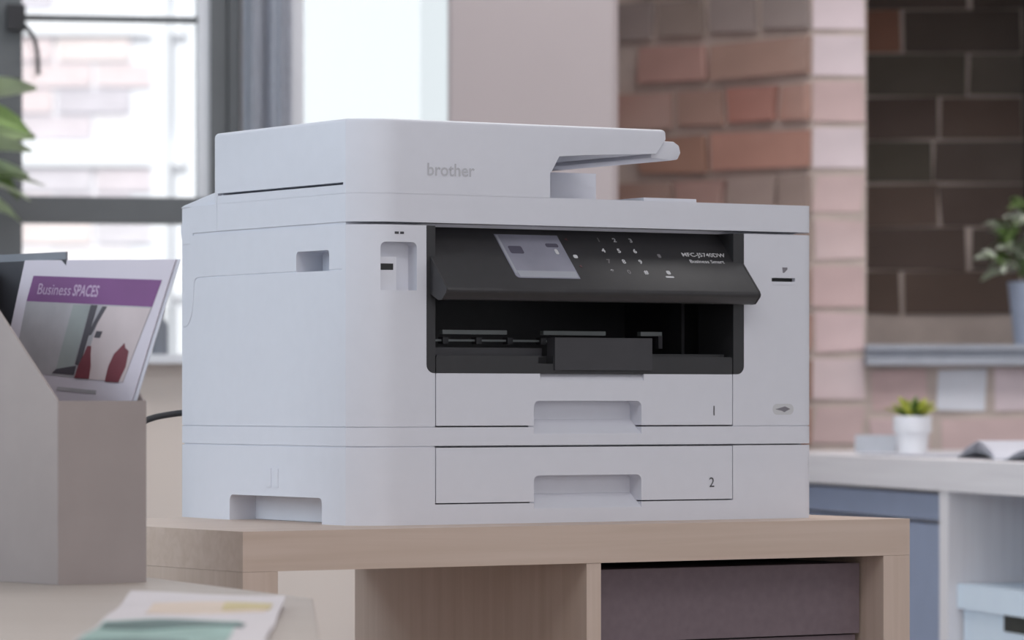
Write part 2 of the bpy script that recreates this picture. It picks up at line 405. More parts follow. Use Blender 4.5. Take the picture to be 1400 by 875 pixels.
for n in range(-17, 12):
    zc = ZB - (n - 0.5) * CH
    # flank, from the pier arris going back
    u = 0.006
    if n in (0, -6, -12): lens = [0.103] * 5; mt = M['brick_grey']
    elif n % 2: lens = [0.213, 0.150, 0.213]; mt = M['brick_red']
    else: lens = [0.060, 0.103, 0.103, 0.213, 0.103]; mt = M['brick_red']
    for i, L in enumerate(lens):
        if u + L > 0.60: break
        p = Vector((0.502, 6.9)) + fd * (u + L / 2)
        m2 = mt
        if n == 2 and i in (1,): m2 = M['brick_orange']
        if n == 1 and i == 2: m2 = M['brick_red']
        brick(p.x, p.y, zc, L, CH - 0.012, fa, m2)
        u += L + 0.011
    # narrow pier front
    brick(0.5475, 6.910, zc, 0.086, CH - 0.011, R(180), M['brick_pink'])
# below the sill
row = 0
for zc in (0.9035, 0.8225, 0.7415, 0.6605):
    x = 0.598 - (0.0 if row == 0 else (0.045 if row % 2 else 0.0)); i = 0
    if row == 0:
        seq = [(0.098, 'brick_pink'), (0.0835, 'brick_white'), (0.213, 'brick_pink'), (0.103, 'brick_pink'), (0.213, 'brick_pink'), (0.103, 'brick_pink')]
    else:
        seq = [(0.213, 'brick_pink'), (0.213, 'brick_pink'), (0.213, 'brick_pink'), (0.213, 'brick_pink')]
    x = 0.601
    if row % 2: seq = [(0.103, 'brick_pink')] + seq
    for L, mn in seq:
        brick(x + L / 2, 6.910, zc, L, 0.070, R(180), M[mn]); x += L + 0.012
    row += 1
# recess back
for n in range(-17, -1):                      # wall face above the recess
    zc = ZB - (n - 0.5) * CH; x = 0.601; k = 0
    while x < 1.55:
        L = 0.103 if (n % 2 and k == 0) else 0.213
        brick(x + L / 2, 6.910, zc, L, CH - 0.011, R(180), M['brick_pink']); x += L + 0.012; k += 1
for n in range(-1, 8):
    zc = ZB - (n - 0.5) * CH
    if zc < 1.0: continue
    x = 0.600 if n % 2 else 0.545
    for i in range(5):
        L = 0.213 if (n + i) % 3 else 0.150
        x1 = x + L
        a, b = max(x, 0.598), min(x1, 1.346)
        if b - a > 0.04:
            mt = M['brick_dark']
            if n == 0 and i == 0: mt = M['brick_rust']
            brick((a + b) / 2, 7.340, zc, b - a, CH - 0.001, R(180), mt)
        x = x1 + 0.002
struct(box('trim_1', 0.880, 0.96, 7.03, 7.10, 0.9785, 1.66, M['post'], None, 0.004))

# ------------------------------------------------------------------ shelf unit under the printer
TOP = 0.77
KX = empty('shelf_unit', (-0.2364, 3.62, 0), R(33))
tag(KX, 'light oak open shelf unit that the white printer stands on', 'shelf unit')
KW, KD = 0.745, 0.42
box('top_panel', 0, KW, 0, KD, TOP - 0.0355, TOP, M['oak'], KX, 0.0012)
box('side_panel', 0, 0.0355, 0, KD, 0, TOP - 0.0357, M['oak_z'], KX, 0.001)
box('side_panel', KW - 0.0325, KW, 0, KD, 0, TOP - 0.0357, M['oak_z'], KX, 0.001)
box('divider', 0.365, 0.381, 0.001, KD, 0.0355, TOP - 0.0357, M['oak_z'], KX, 0.0006)
box('bottom_panel', 0.0355, KW - 0.0325, 0, KD, 0, 0.0355, M['oak'], KX, 0.001)
box('shelf_board', 0.0355, 0.365, 0.001, KD, 0.377, 0.393, M['oak'], KX, 0.0006)
box('shelf_board', 0.381, KW - 0.0325, 0.001, KD, 0.377, 0.393, M['oak'], KX, 0.0006)
SB = empty('storage_box', (-0.2364, 3.62, 0.393), R(33))
tag(SB, 'plum grey fabric storage box filling the shelf cell beside the empty one', 'storage box')
bx0, bx1 = 0.3835, KW - 0.0350
BH = TOP - 0.0357 - 0.393
box('box_body', bx0 + .003, bx1 - .003, 0.038, KD - 0.02, 0.0, BH - 0.078, M['boxbrown'], SB, 0.004)
box('box_lid', bx0, bx1, 0.035, KD - 0.015, BH - 0.0765, BH - 0.008, M['boxbrown'], SB, 0.004)

# ------------------------------------------------------------------ printer
PR = empty('multifunction_printer', (-0.14183, 3.77880, TOP), R(32))
tag(PR, 'white office multifunction printer with two paper drawers and dark tilted control panel', 'printer')
mm = 0.001
W_, D_ = 0.5175, 0.361
def outline(inset=0.0, x0=None, x1=None, y1=None):
    pts = []
    for k in range(13):                       # bowed front left corner
        x = 0.046 * k / 12
        pts.append((x, 0.0215 * (1 - x / 0.046) ** 2))
    for k in range(9):                        # right front corner
        a = R(270 + 90 * k / 8); pts.append((W_ - 0.012 + 0.012 * math.cos(a), 0.012 + 0.012 * math.sin(a)))
    pts += [(W_, D_), (0.007, D_), (0.0, 0.278)]
    if inset:
        cx_, cy_ = W_ / 2, D_ / 2
        pts = [(cx_ + (x - cx_) * (1 - inset / cx_), cy_ + (y - cy_) * (1 - inset / cy_)) for x, y in pts]
    return pts
def pm(poly, a0, a1, axis='z', bev=0, seg=2):
    bm = bm_prism(poly, a0, a1, axis); bmesh.ops.recalc_face_normals(bm, faces=bm.faces[:])
    if bev: bm_bevel(bm, bev, seg, 50)
    return bm_to_mesh(bm, 'm')
def bxm(*a, bev=0): return bm_to_mesh(bm_box(*a, bev), 'm')
OL = outline()
def tube_mesh(pts, r, n=6):
    o = tube('tmp', pts, r, None, None, n); me_ = o.data; bpy.data.objects.remove(o); return me_
def scoop(z):       # rounded recess with a sloping floor: two cutters
    return [pm(rrect(0.1916, 0.3133, z - 0.0185, z, 0.0055, (0, 0, 1, 1)), -0.05, 0.020, 'y'),
            pm([(-.01, z - 0.0180), (0.0195, z - 0.0180), (-.01, z - 0.0385)], 0.1916, 0.3133, 'x')]
# lower cassette unit, z 0..72
me = cut(pm(OL, 0.0, 0.0718), [bxm(0.0832, 0.4202, -0.05, 0.05, 0.0188, 0.0726),
     pm(rrect(0.066, 0.248, -0.01, 0.0245, 0.006, (0, 0, 1, 1)), -0.05, 0.030, 'x'),
     *scoop(0.0447)])
link('lower_cassette_unit', me, M['white'], PR)
def step_back(x1):
    q = outline(0.001); e = [(0.083, 0.001), (0.083, 0.018), (x1, 0.018)]
    if x1 < 0.45: return q[:13] + e + [(x1, 0.001)] + q[13:]
    return q[:13] + e + [(x1, D_ - .003), (0.008, D_ - .003), (0.001, 0.278)]
link('spacer', pm(step_back(W_ - .003), 0.0716, 0.0734), M['white'], PR)
# base band, z 73..90.6, with the lower end of the handle scoop
me = cut(pm(OL, 0.0732, 0.0903), scoop(0.1150))
link('base_band', me, M['white'], PR)
link('spacer', cut(pm(step_back(0.4203), 0.0902, 0.0912), scoop(0.1150)), M['white'], PR)
# main body, z 91..277.6
bay = bxm(0.0832, 0.4202, -0.05, 0.05, 0.0905, 0.145)
mouth = pm(rrect(0.0738, 0.4331, 0.1407, 0.30, 0.008, (1, 1, 0, 0)), -0.05, 0.230, 'y')
hole = pm(rrect(0.0524, 0.1153, 0.2358, 0.2550, 0.004, (0, 0, 1, 1)), -0.05, 0.030, 'x')
usb = pm(rrect(0.0268, 0.0635, 0.2171, 0.2617, 0.005, (0, 0, 1, 1)), -0.05, 0.0155, 'y')
sdc = bxm(0.4663, 0.4944, -0.05, 0.006, 0.2315, 0.2352)
seam = smooth_path([(0.0, 0.0285, 0.2362), (0.0, 0.18, 0.2361), (0.0, 0.270, 0.2360), (0.0036, 0.321, 0.2358)], 5) + \
    smooth_path([(0.0041, 0.327, 0.2345), (0.0044, 0.330, 0.2300), (0.0048, 0.3345, 0.205), (0.0054, 0.342, 0.193), (0.0060, 0.3495, 0.1885), (0.0066, 0.356, 0.1882)], 5)
me = cut(pm(OL, 0.0910, 0.2776), [bay, mouth, hole, usb, sdc, tube_mesh(seam, 0.0009)])
link('main_body', me, M['white'], PR)
box('side_handle_recess', 0.0284, 0.0302, 0.0515, 0.1165, 0.2350, 0.2560, M['white'], PR)
# usb block inside its recess
prism('usb_block', [(0.0272, -0.02 + 0.0275), (0.0440, 0.0045), (0.0440, 0.0157), (0.0272, 0.0157)], 0.2172, 0.2480, 'z', M['white'], PR)
prism('usb_port', [(0.0283, 0.00715), (0.0410, 0.0049), (0.0410, 0.012), (0.0283, 0.012)], 0.2358, 0.2417, 'z', M['inner'], PR)
# tiny usb pictogram above
box('usb_icon', 0.0400, 0.0440, -0.0003, 0.002, 0.2690, 0.2712, M['ink'], PR)
box('usb_icon', 0.0455, 0.0495, -0.0003, 0.002, 0.2690, 0.2712, M['ink'], PR)
prism('card_slot', [(0.4666, 0.0052), (0.4941, 0.0052), (0.4941, 0.006), (0.4666, 0.006)], 0.2317, 0.2350, 'z', M['inner'], PR)
prism('card_icon', [(0.4790, 0.2455), (0.4850, 0.2455), (0.4850, 0.2436), (0.4812, 0.2402), (0.4796, 0.2402)], -0.0003, 0.0005, 'y', M['grey_ink'], PR)
box('card_label_ridge', 0.4672, 0.4935, -0.0004, 0.0005, 0.2283, 0.2306, M['white'], PR)
# wireless mark on the right column
ring = pm(rrect(0.4675, 0.4925, 0.1015, 0.1120, 0.005, (1, 1, 1, 1), 6), -0.0002, 0.0005, 'y')
link('wireless_mark', ring, M['white_edge'], PR)
prism('wireless_mark', [(0.4705, 0.1068), (0.4790, 0.1088), (0.4820, 0.1096), (0.4885, 0.1070), (0.4840, 0.1052), (0.4812, 0.1038), (0.4785, 0.1052)], -0.0004, 0.0005, 'y', M['grey_ink'], PR)
# gap under the scanner: dark at the front, pale at the side
link('spacer', pm([(0.0014, 0.024), (0.008, 0.024), (W_ - .012, 0.024), (W_ - .003, 0.030), (W_ - .003, D_ - .003), (0.0075, D_ - .003), (0.0014, 0.278)], 0.2775, 0.2806), M['white'], PR)
# scanner unit
me = pm(OL, 0.2802, 0.3065)
me = cut(me, [tube_mesh([(0.0, 0.2745, 0.27), (0.0, 0.2745, 0.32)], 0.0006)])
link('scanner_lid', me, M['white'], PR)
prism('scanner_rear_cover', [(0.270, 0.3060), (0.361, 0.3060), (0.352, 0.3085), (0.284, 0.3190), (0.270, 0.3190)], 0.0045, W_ - 0.001, 'x', M['white'], PR, 0.001)
prism('hinge_tab', [(0.336, 0.270), (0.356, 0.270), (0.360, 0.280), (0.360, 0.290), (0.332, 0.290)], 0.0052, 0.03, 'x', M['white'], PR)
box('lid_ridge', 0.318, 0.379, 0.003, 0.10, 0.3060, 0.3098, M['white'], PR, 0.001)
# document feeder
AD = 0.289
ft = [(x, y) for x, y in OL[:13]]
adf = ft + [(0.2096, 0.0), (0.2096, AD), (0.012, AD), (0.0035, AD - .004), (0.0, AD - 0.012)]
bm = bm_prism(adf, 0.3062, 0.3755, 'z'); bmesh.ops.recalc_face_normals(bm, faces=bm.faces[:])
es = [e for e in bm.edges if all(v.co.z > 0.37 for v in e.verts) and not all(v.co.x > 0.2 for v in e.verts)]
bmesh.ops.bevel(bm, geom=es, offset=0.004, segments=3, profile=0.5, affect='EDGES', clamp_overlap=True)
me = cut(bm_to_mesh(bm, 'm'), [bxm(-0.01, 0.018, 0.0262, 0.2725, 0.3143, 0.3166), tube_mesh([(0.0, 0.2745, 0.300), (0.0, 0.2745, 0.3150)], 0.0006)])
DF = link('document_feeder', me, M['white'], PR)
# tray of the feeder with an angled root and a thick rim
tp = [(0.2095, 0.3755), (0.3405, 0.3755), (0.3412, 0.3660), (0.3300, 0.3520), (0.2500, 0.3482), (0.2200, 0.3460), (0.2105, 0.3300), (0.2095, 0.3300)]
bm = bm_prism(tp, 0.0, AD, 'y'); bmesh.ops.recalc_face_normals(bm, faces=bm.faces[:])
es = [e for e in bm.edges if all(v.co.z > 0.375 for v in e.verts) and all(v.co.x > 0.2 for v in e.verts) and (all(v.co.y < .001 for v in e.verts) or all(v.co.x > .34 for v in e.verts))]
bmesh.ops.bevel(bm, geom=es, offset=0.0035, segments=3, profile=0.5, affect='EDGES', clamp_overlap=True)
link('document_tray', bm_to_mesh(bm, 'm'), M['white'], DF)
prism('tray_rim', [(0.3290, 0.3650), (0.3540, 0.3645), (0.3600, 0.3610), (0.3618, 0.3540), (0.3585, 0.3475), (0.3500, 0.3462), (0.3270, 0.3480)], 0.004, AD - 0.01, 'y', M['white'], DF, 0.0015)
box('feeder_support', 0.330, 0.392, 0.200, 0.260, 0.3060, 0.3440, M['white'], DF, 0.002)
# lettering on the feeder
def on_front(co, x, z, y=-0.0004): return Vector((x + co.x, y, z + co.y))
tm = text_mesh('brother', 0.0165, 0.0002)
wid = max(v.co.x for v in tm.vertices)
link('brand_lettering', map_mesh(tm, lambda co: Vector((0.074 + co.x * 0.052 / wid, -0.0004, 0.3290 + co.y))), M['badge'], DF)

# dark mouth of the printer
BZ = M['black']
def bezel_poly(u0, u1, left):
    return rrect(u0, u1, 0.1408, 0.2774, 0.008, (1, 0, 0, 0) if left else (0, 1, 0, 0))
link('mouth_frame', pm(bezel_poly(0.0739, 0.0832, True), -0.0003, 0.06, 'y'), BZ, PR)
link('mouth_frame', pm(bezel_poly(0.4204, 0.4330, False), -0.0003, 0.06, 'y'), BZ, PR)
box('mouth_back', 0.0738, 0.4331, 0.205, 0.2295, 0.1408, 0.2776, BZ, PR)
box('mouth_side', 0.0738, 0.0760, 0.055, 0.23, 0.1408, 0.2776, BZ, PR)
box('mouth_side', 0.4300, 0.4331, 0.055, 0.23, 0.1408, 0.2776, BZ, PR)
box('mouth_floor', 0.0745, 0.4325, 0.012, 0.23, 0.1408, 0.1560, BZ, PR)
box('mouth_roof', 0.0745, 0.4325, 0.045, 0.23, 0.2450, 0.2776, BZ, PR)
box('guide_post', 0.4075, 0.4110, 0.07, 0.09, 0.156, 0.215, M['black'], PR, 0.001)
for a, b in ((0.1273, 0.1990), (0.2403, 0.3117), (0.3526, 0.3776)):
    box('paper_bar', a, b, 0.060, 0.066, 0.1782, 0.1822, M['bar'], PR, 0.0006)
box('bar_bracket', 0.3735, 0.3780, 0.060, 0.066, 0.166, 0.1790, M['stop'], PR, 0.0006)
box('roller_shaft', 0.1150, 0.2520, 0.060, 0.063, 0.1713, 0.1733, M['bar'], PR, 0.0005)
for x in (0.1290, 0.1660, 0.2010, 0.2385):
    box('roller', x - 0.003, x + 0.003, 0.057, 0.066, 0.1690, 0.1752, M['stop'], PR, 0.001)
box('output_step', 0.0850, 0.2130, 0.020, 0.060, 0.150, 0.1650, M['stop'], PR, 0.003)
box('output_step', 0.3250, 0.4180, 0.012, 0.050, 0.150, 0.1600, M['black'], PR, 0.003)

# paper drawers
def drawer(z0, z1, ztop, num, nx, nz, label):
    me = cut(pm(rrect(0.0842, 0.4192, z0, z1, 0.0008, (1, 1, 1, 1), 2), 0.0, 0.055, 'y'), scoop(ztop) +
             ([pm([(-.01, 0.1412), (0.006, 0.1412), (0.001, 0.1345), (-.01, 0.1345)], 0.1985, 0.3160, 'x')] if num == '1' else []))
    d = link('paper_drawer', me, M['white'], PR); d['label'] = label
    o = ztop - 0.115
    prism('handle_scoop', [(0.0197, 0.0975 + o), (0.0002, 0.0840 + o), (0.0002, 0.0826 + o), (0.0197, 0.0955 + o)], 0.1917, 0.3132, 'x', M['white'], d)
    t = text_mesh(num, 0.0135, 0.0, 'CENTER')
    link('drawer_number', map_mesh(t, lambda co: Vector((nx + co.x, -0.0003, nz + co.y))), M['ink'], d)
    return d
d1 = drawer(0.0918, 0.1406, 0.1150, '1', 0.3976, 0.1050, 'upper paper drawer numbered 1')
d2 = drawer(0.0200, 0.0714, 0.0447, '2', 0.3950, 0.0357, 'lower paper drawer numbered 2')
link('drawer_lip', cut(pm(rrect(0.0842, 0.4192, 0.1408, 0.1573, 0.002, (0, 0, 1, 1), 3), -0.0002, 0.020, 'y'),
     [pm([(-.01, 0.150), (0.012, 0.150), (0.012, 0.16), (-.01, 0.16)], 0.196, 0.213, 'x')]), BZ, d1)
box('tray_stop', 0.2137, 0.3243, -0.0022, 0.012, 0.1440, 0.1748, M['stop'], d1, 0.002)

# tilted control panel, profile in (y,z)
prof = [(0.028, 0.2778), (-0.0285, 0.2205), (-0.0300, 0.2175), (-0.0290, 0.2150), (-0.0215, 0.2085), (-0.0150, 0.2080), (0.020, 0.2230), (0.045, 0.2500), (0.045, 0.2778)]
bm = bm_prism(prof, 0.0795, 0.4305, 'x'); bmesh.ops.recalc_face_normals(bm, faces=bm.faces[:])
bm_bevel(bm, 0.0008, 2, 20)
for xa, xb in ((0.0775, 0.0796), (0.4304, 0.4322)):
    prism('panel_end', prof, xa, xb, 'x', M['panel'], PR)
CP = link('control_panel', bm_to_mesh(bm, 'm'), M['panel'], PR); CP['label'] = 'dark tilted control panel'
dv = Vector((0, -0.0565, -0.0573)).normalized(); nv = Vector((0, -dv.z * -1, 0))
nv = Vector((0, dv.z, -dv.y)).normalized()          # outward: forward and up
if nv.y > 0: nv = -nv
def onp(x, v, h=0.0003): return Vector((x, 0.028, 0.2778)) + dv * v + nv * h
def ppoly(name, pts, mat, h=0.0004, parent=None):
    bm = bmesh.new(); a = [bm.verts.new(onp(x, v, h)) for x, v in pts]; b = [bm.verts.new(onp(x, v, -0.0006)) for x, v in pts]
    k = len(pts); bm.faces.new(a); bm.faces.new(b[::-1])
    for i in range(k): bm.faces.new((a[i], b[i], b[(i + 1) % k], a[(i + 1) % k]))
    return link(name, bm_to_mesh(bm, name), mat, parent or CP)
ppoly('screen', rrect(0.1605, 0.2310, 0.0085, 0.0675, 0.004, (0, 0, 0, 1)), M['screen'], 0.0005)
ppoly('screen_bar', [(0.1640, 0.0580), (0.2295, 0.0580), (0.2295, 0.0665), (0.1650, 0.0665)], M['scr_light'], 0.0007)
ppoly('screen_bar', [(0.1615, 0.010), (0.1640, 0.010), (0.1640, 0.062), (0.1615, 0.062)], M['scr_light'], 0.0007)
ppoly('screen_tile', rrect(0.1685, 0.1835, 0.0245, 0.0345, 0.002), M['scr_dark'], 0.0007)
ppoly('screen_tile', rrect(0.2120, 0.2260, 0.0200, 0.0250, 0.002), M['scr_dark'], 0.0007)
ppoly('screen_tile', rrect(0.2190, 0.2225, 0.0275, 0.0345, 0.0015), M['print'], 0.0007)
def ptext(name, s, size, x, v, mat, align='CENTER', width=None, bold=0.0002):
    t = text_mesh(s, size, bold, align)
    k = 1.0
    if width:
        xs = [q.co.x for q in t.vertices]; k = width / (max(xs) - min(xs))
    return link(name, map_mesh(t, lambda co: onp(x + co.x * k, v - co.y)), mat, CP)
ppoly('home_mark', rrect(0.2372, 0.2418, 0.0345, 0.0390, 0.0015), M['print'])
for v in (0.013, 0.050): ppoly('arrow_mark', [(0.2375, v), (0.2405, v - .002), (0.2405, v + .002)], M['print_red'])
rows = [(0.0130, '123', (0.2764, 0.2946, 0.3134)), (0.0278, '456', (0.2753, 0.2931, 0.3113)), (0.0426, '789', (0.2746, 0.2919, 0.3109)), (0.0568, '*0#', (0.2727, 0.2912, 0.3107))]
for v, s, xs in rows:
    for ch, x in zip(s, xs): ptext('key', ch, 0.0075, x, v, M['print'] if ch not in '170' else M['print_dim'], bold=0.0003)
ppoly('key_mark', rrect(0.3350, 0.3385, 0.0310, 0.0360, 0.001), M['print_dim'])
ppoly('key_mark', rrect(0.3343, 0.3387, 0.0540, 0.0590, 0.0015), M['print'])
ppoly('key_mark', rrect(0.3305, 0.3400, 0.0615, 0.0638, 0.0008), M['print'])
ptext('model_lettering', 'MFC-J5740DW', 0.0075, 0.3640, 0.0310, M['print'], 'LEFT', 0.0505, 0.0001)
ptext('model_lettering', 'Business Smart', 0.0062, 0.3690, 0.0402, M['print'], 'LEFT', 0.0400, 0.0001)
# side cassette marks
box('embossed_mark', -0.0008, 0.001, 0.1500, 0.1590, 0.033, 0.051, M['white'], PR, 0.0002)
box('embossed_mark', -0.0008, 0.001, 0.1640, 0.1740, 0.033, 0.051, M['white'], PR, 0.0002)
box('grip_back', 0.0285, 0.0305, 0.064, 0.250, 0.0005, 0.0265, M['white'], PR)
# mains cable leaving the back
pcb = tube('power_cable', smooth_path([(0.030, 0.362, 0.104), (0.010, 0.385, 0.102), (-0.020, 0.392, 0.0945), (-0.060, 0.396, 0.070), (-0.11, 0.402, 0.020), (-0.135, 0.41, -0.10), (-0.14, 0.42, -0.3), (-0.15, 0.44, -0.766)], 6), 0.0032, M['iron'], None, 8)
pcb.location = PR.location; pcb.rotation_euler = PR.rotation_euler
tag(pcb, 'thin black mains cable leaving the back of the white printer', 'cable')

# ------------------------------------------------------------------ desk with the magazine file
DZ = 0.735
DK = empty('desk', (-0.60, 2.8, 0), 0)
tag(DK, 'beige wood desk carrying the grey magazine file', 'desk')
poly = [(-0.151, 3.130), (-0.494, 3.950), (-1.75, 3.45), (-1.35, 1.75), (-0.085, 1.95)]
prism('desk_top', [(x + 0.60, y - 2.8) for x, y in poly], DZ - 0.028, DZ, 'z', M['desk'], DK, 0.002)
for x, y in ((-0.25, 3.02), (-0.56, 3.80), (-1.62, 3.40), (-1.28, 1.90), (-0.20, 2.05)):
    box('leg', x + 0.60 - .02, x + 0.60 + .02, y - 2.8 - .02, y - 2.8 + .02, 0, DZ - 0.028, M['steel'], DK, 0.002)

MF = empty('magazine_file', (-0.370, 3.355, DZ), R(40))
tag(MF, 'grey card magazine file with sloping sides holding the purple banded brochure', 'magazine file')
fw, fd_, th = 0.088, 0.245, 0.0025
side_poly = [(0, 0), (fd_, 0), (fd_, 0.262), (0.132, 0.262), (0.0, 0.150)]
prism('side_panel', side_poly, 0, th, 'x', M['card'], MF, 0.0006)
prism('side_panel', side_poly, fw - th, fw, 'x', M['card'], MF, 0.0006)
box('front_panel', 0.0005, fw - 0.0005, -0.0006, th, 0.0, 0.150, M['card'], MF, 0.0006)
box('back_panel', 0.0005, fw - 0.0005, fd_ - th, fd_ + 0.0004, 0.0, 0.2618, M['card'], MF, 0.0006)
box('bottom_panel', 0.0005, fw - 0.0005, 0, fd_, 0.0, 0.003, M['card'], MF)

# charcoal folder behind the brochure
FO = empty('folder', (-0.370, 3.355, DZ), R(40))
tag(FO, 'charcoal document folder standing behind the brochure in the magazine file', 'folder')
box('cover', 0.0835, 0.0850, 0.112, 0.240, 0.004, 0.2700, M['folder'], FO, 0.0004)
box('cover_edge', 0.0833, 0.0852, 0.112, 0.240, 0.2700, 0.2765, M['folder_edge'], FO, 0.0004)
box('cover', 0.036, 0.0375, 0.205, 0.240, 0.004, 0.2735, M['folder'], FO, 0.0004)
box('filling', 0.0376, 0.0740, 0.212, 0.238, 0.006, 0.2640, M['folder'], FO, 0.0004)
box('spine', 0.036, 0.085, 0.2385, 0.2400, 0.004, 0.2735, M['folder'], FO, 0.0004)

# brochure(s)
def sheet_fn(dx=0.0, dy=0.0):
    NB = Vector((0.0640 + dx, 0.058 + dy, 0.006)); FB = Vector((0.050 + dx, 0.218 + dy, 0.006))
    NT = Vector((0.0955 + dx, -0.031 + dy, 0.2665)); FT = Vector((0.0795 + dx, 0.169 + dy, 0.2705))
    def S(a, b, h=0.0):
        p = (FB * (1 - a) + NB * a) * (1 - b) + (FT * (1 - a) + NT * a) * b
        p.x += -0.002 * math.sin(math.pi * b) - h
        return p
    return S
def sheet_patch(name, S, pts, mat, parent, h0, h1):
    """polygon in sheet coordinates -> thin solid; quads are subdivided so they follow the sheet"""
    bm = bmesh.new()
    if len(pts) == 4:
        nA, nB = 6, 8; G = {}
        for k, h in enumerate((h0, h1)):
            for i in range(nA + 1):
                for j in range(nB + 1):
                    s, t = i / nA, j / nB
                    a = (pts[0][0] * (1 - s) + pts[1][0] * s) * (1 - t) + (pts[3][0] * (1 - s) + pts[2][0] * s) * t
                    b = (pts[0][1] * (1 - s) + pts[1][1] * s) * (1 - t) + (pts[3][1] * (1 - s) + pts[2][1] * s) * t
                    G[k, i, j] = bm.verts.new(S(a, b, h))
        for k in (0, 1):
            for i in range(nA):
                for j in range(nB):
                    bm.faces.new((G[k, i, j], G[k, i + 1, j], G[k, i + 1, j + 1], G[k, i, j + 1]))
        for i in range(nA):
            bm.faces.new((G[0, i, 0], G[0, i + 1, 0], G[1, i + 1, 0], G[1, i, 0])); bm.faces.new((G[0, i, nB], G[0, i + 1, nB], G[1, i + 1, nB], G[1, i, nB]))
        for j in range(nB):
            bm.faces.new((G[0, 0, j], G[0, 0, j + 1], G[1, 0, j + 1], G[1, 0, j])); bm.faces.new((G[0, nA, j], G[0, nA, j + 1], G[1, nA, j + 1], G[1, nA, j]))
    else:
        A = [bm.verts.new(S(a, b, h1)) for a, b in pts]; B = [bm.verts.new(S(a, b, h0)) for a, b in pts]
        k = len(pts); bm.faces.new(A); bm.faces.new(B[::-1])
        for i in range(k): bm.faces.new((A[i], B[i], B[(i + 1) % k], A[(i + 1) % k]))
    return link(name, bm_to_mesh(bm, name), mat, parent)
FULL = [(0, 0), (1, 0), (1, 1), (0, 1)]
S2 = sheet_fn(0.0022, -0.004)
BK = empty('brochure', (-0.370, 3.355, DZ), R(40))
tag(BK, 'plain back sheet peeking out behind the purple banded brochure', 'brochure')
sheet_patch('cover', S2, FULL, M['paper2'], BK, -0.0004, 0.0004)
BR = empty('brochure', (-0.370, 3.355, DZ), R(40))
tag(BR, 'white brochure with purple title band and photo standing in the magazine file', 'brochure')
S = sheet_fn()
sheet_patch('cover', S, FULL, M['paper'], BR, -0.0008, 0.0)
sheet_patch('title_band', S, [(0.075, 0.868), (0.945, 0.850), (0.955, 0.935), (0.085, 0.950)], M['purple'], BR, -0.0001, 0.0003)
def stext(s, size, a0, b0, wid, bold, mat):
    t = text_mesh(s, size, bold); xs = [q.co.x for q in t.vertices]; k = wid / max(xs)
    link('title_lettering', map_mesh(t, lambda co: S(a0 + co.x * k, b0 + co.y - 0.02 * (co.x * k), 0.0006)), mat, BR)
stext('Business', 0.050, 0.135, 0.906, 0.235, 0.0, M['lilac'])
stext('SPACES', 0.050, 0.385, 0.901, 0.175, 0.001, M['lilac'])
sheet_patch('photo', S, [(0.085, 0.640), (0.90, 0.610), (0.945, 0.850), (0.075, 0.868)], M['photo'], BR, -0.0001, 0.0003)
sheet_patch('photo_window', S, [(0.40, 0.640), (0.52, 0.637), (0.53, 0.855), (0.41, 0.857)], M['photo3'], BR, 0.0001, 0.0005)
sheet_patch('photo_room', S, [(0.60, 0.62), (0.90, 0.612), (0.940, 0.846), (0.61, 0.853)], M['photo2'], BR, 0.0001, 0.0005)
sheet_patch('photo_easel', S, [(0.530, 0.665), (0.565, 0.665), (0.575, 0.855), (0.535, 0.856)], M['photo_dark'], BR, 0.0003, 0.0008)
sheet_patch('photo_easel', S, [(0.560, 0.760), (0.585, 0.760), (0.645, 0.851), (0.615, 0.852)], M['photo_dark'], BR, 0.0003, 0.0008)
sheet_patch('photo_lamp', S, [(0.615, 0.752), (0.655, 0.751), (0.660, 0.772), (0.620, 0.773)], M['photo_dark'], BR, 0.0004, 0.0009)
sheet_patch('photo_vase', S, [(0.55, 0.622), (0.655, 0.620), (0.645, 0.66), (0.620, 0.70), (0.610, 0.725), (0.585, 0.725), (0.575, 0.70), (0.555, 0.66)], M['maroon'], BR, 0.0004, 0.0009)
sheet_patch('photo_vase', S, [(0.775, 0.612), (0.870, 0.610), (0.890, 0.66), (0.880, 0.71), (0.850, 0.72), (0.835, 0.735), (0.815, 0.72), (0.785, 0.70), (0.770, 0.66)], M['maroon'], BR, 0.0004, 0.0009)
sheet_patch('photo_shadow', S, [(0.38, 0.637), (0.54, 0.632), (0.54, 0.662), (0.40, 0.650)], M['photo_dark'], BR, 0.0003, 0.0007)
sheet_patch('caption_line', S, [(0.44, 0.582), (0.73, 0.572), (0.73, 0.584), (0.44, 0.594)], M['photo'], BR, -0.0001, 0.0004)
for a, b in ((0.205, 0.600), (0.305, 0.562)):
    sheet_patch('round_mark', S, [(a + 0.030 * math.cos(q * math.pi / 6), b + 0.020 * math.sin(q * math.pi / 6)) for q in range(12)], M['photo_dark'], BR, 0.0, 0.0004)
    sheet_patch('round_mark', S, [(a + 0.004 + 0.016 * math.cos(q * math.pi / 6), b - 0.004 + 0.011 * math.sin(q * math.pi / 6)) for q in range(12)], M['photo'], BR, 0.0003, 0.0006)

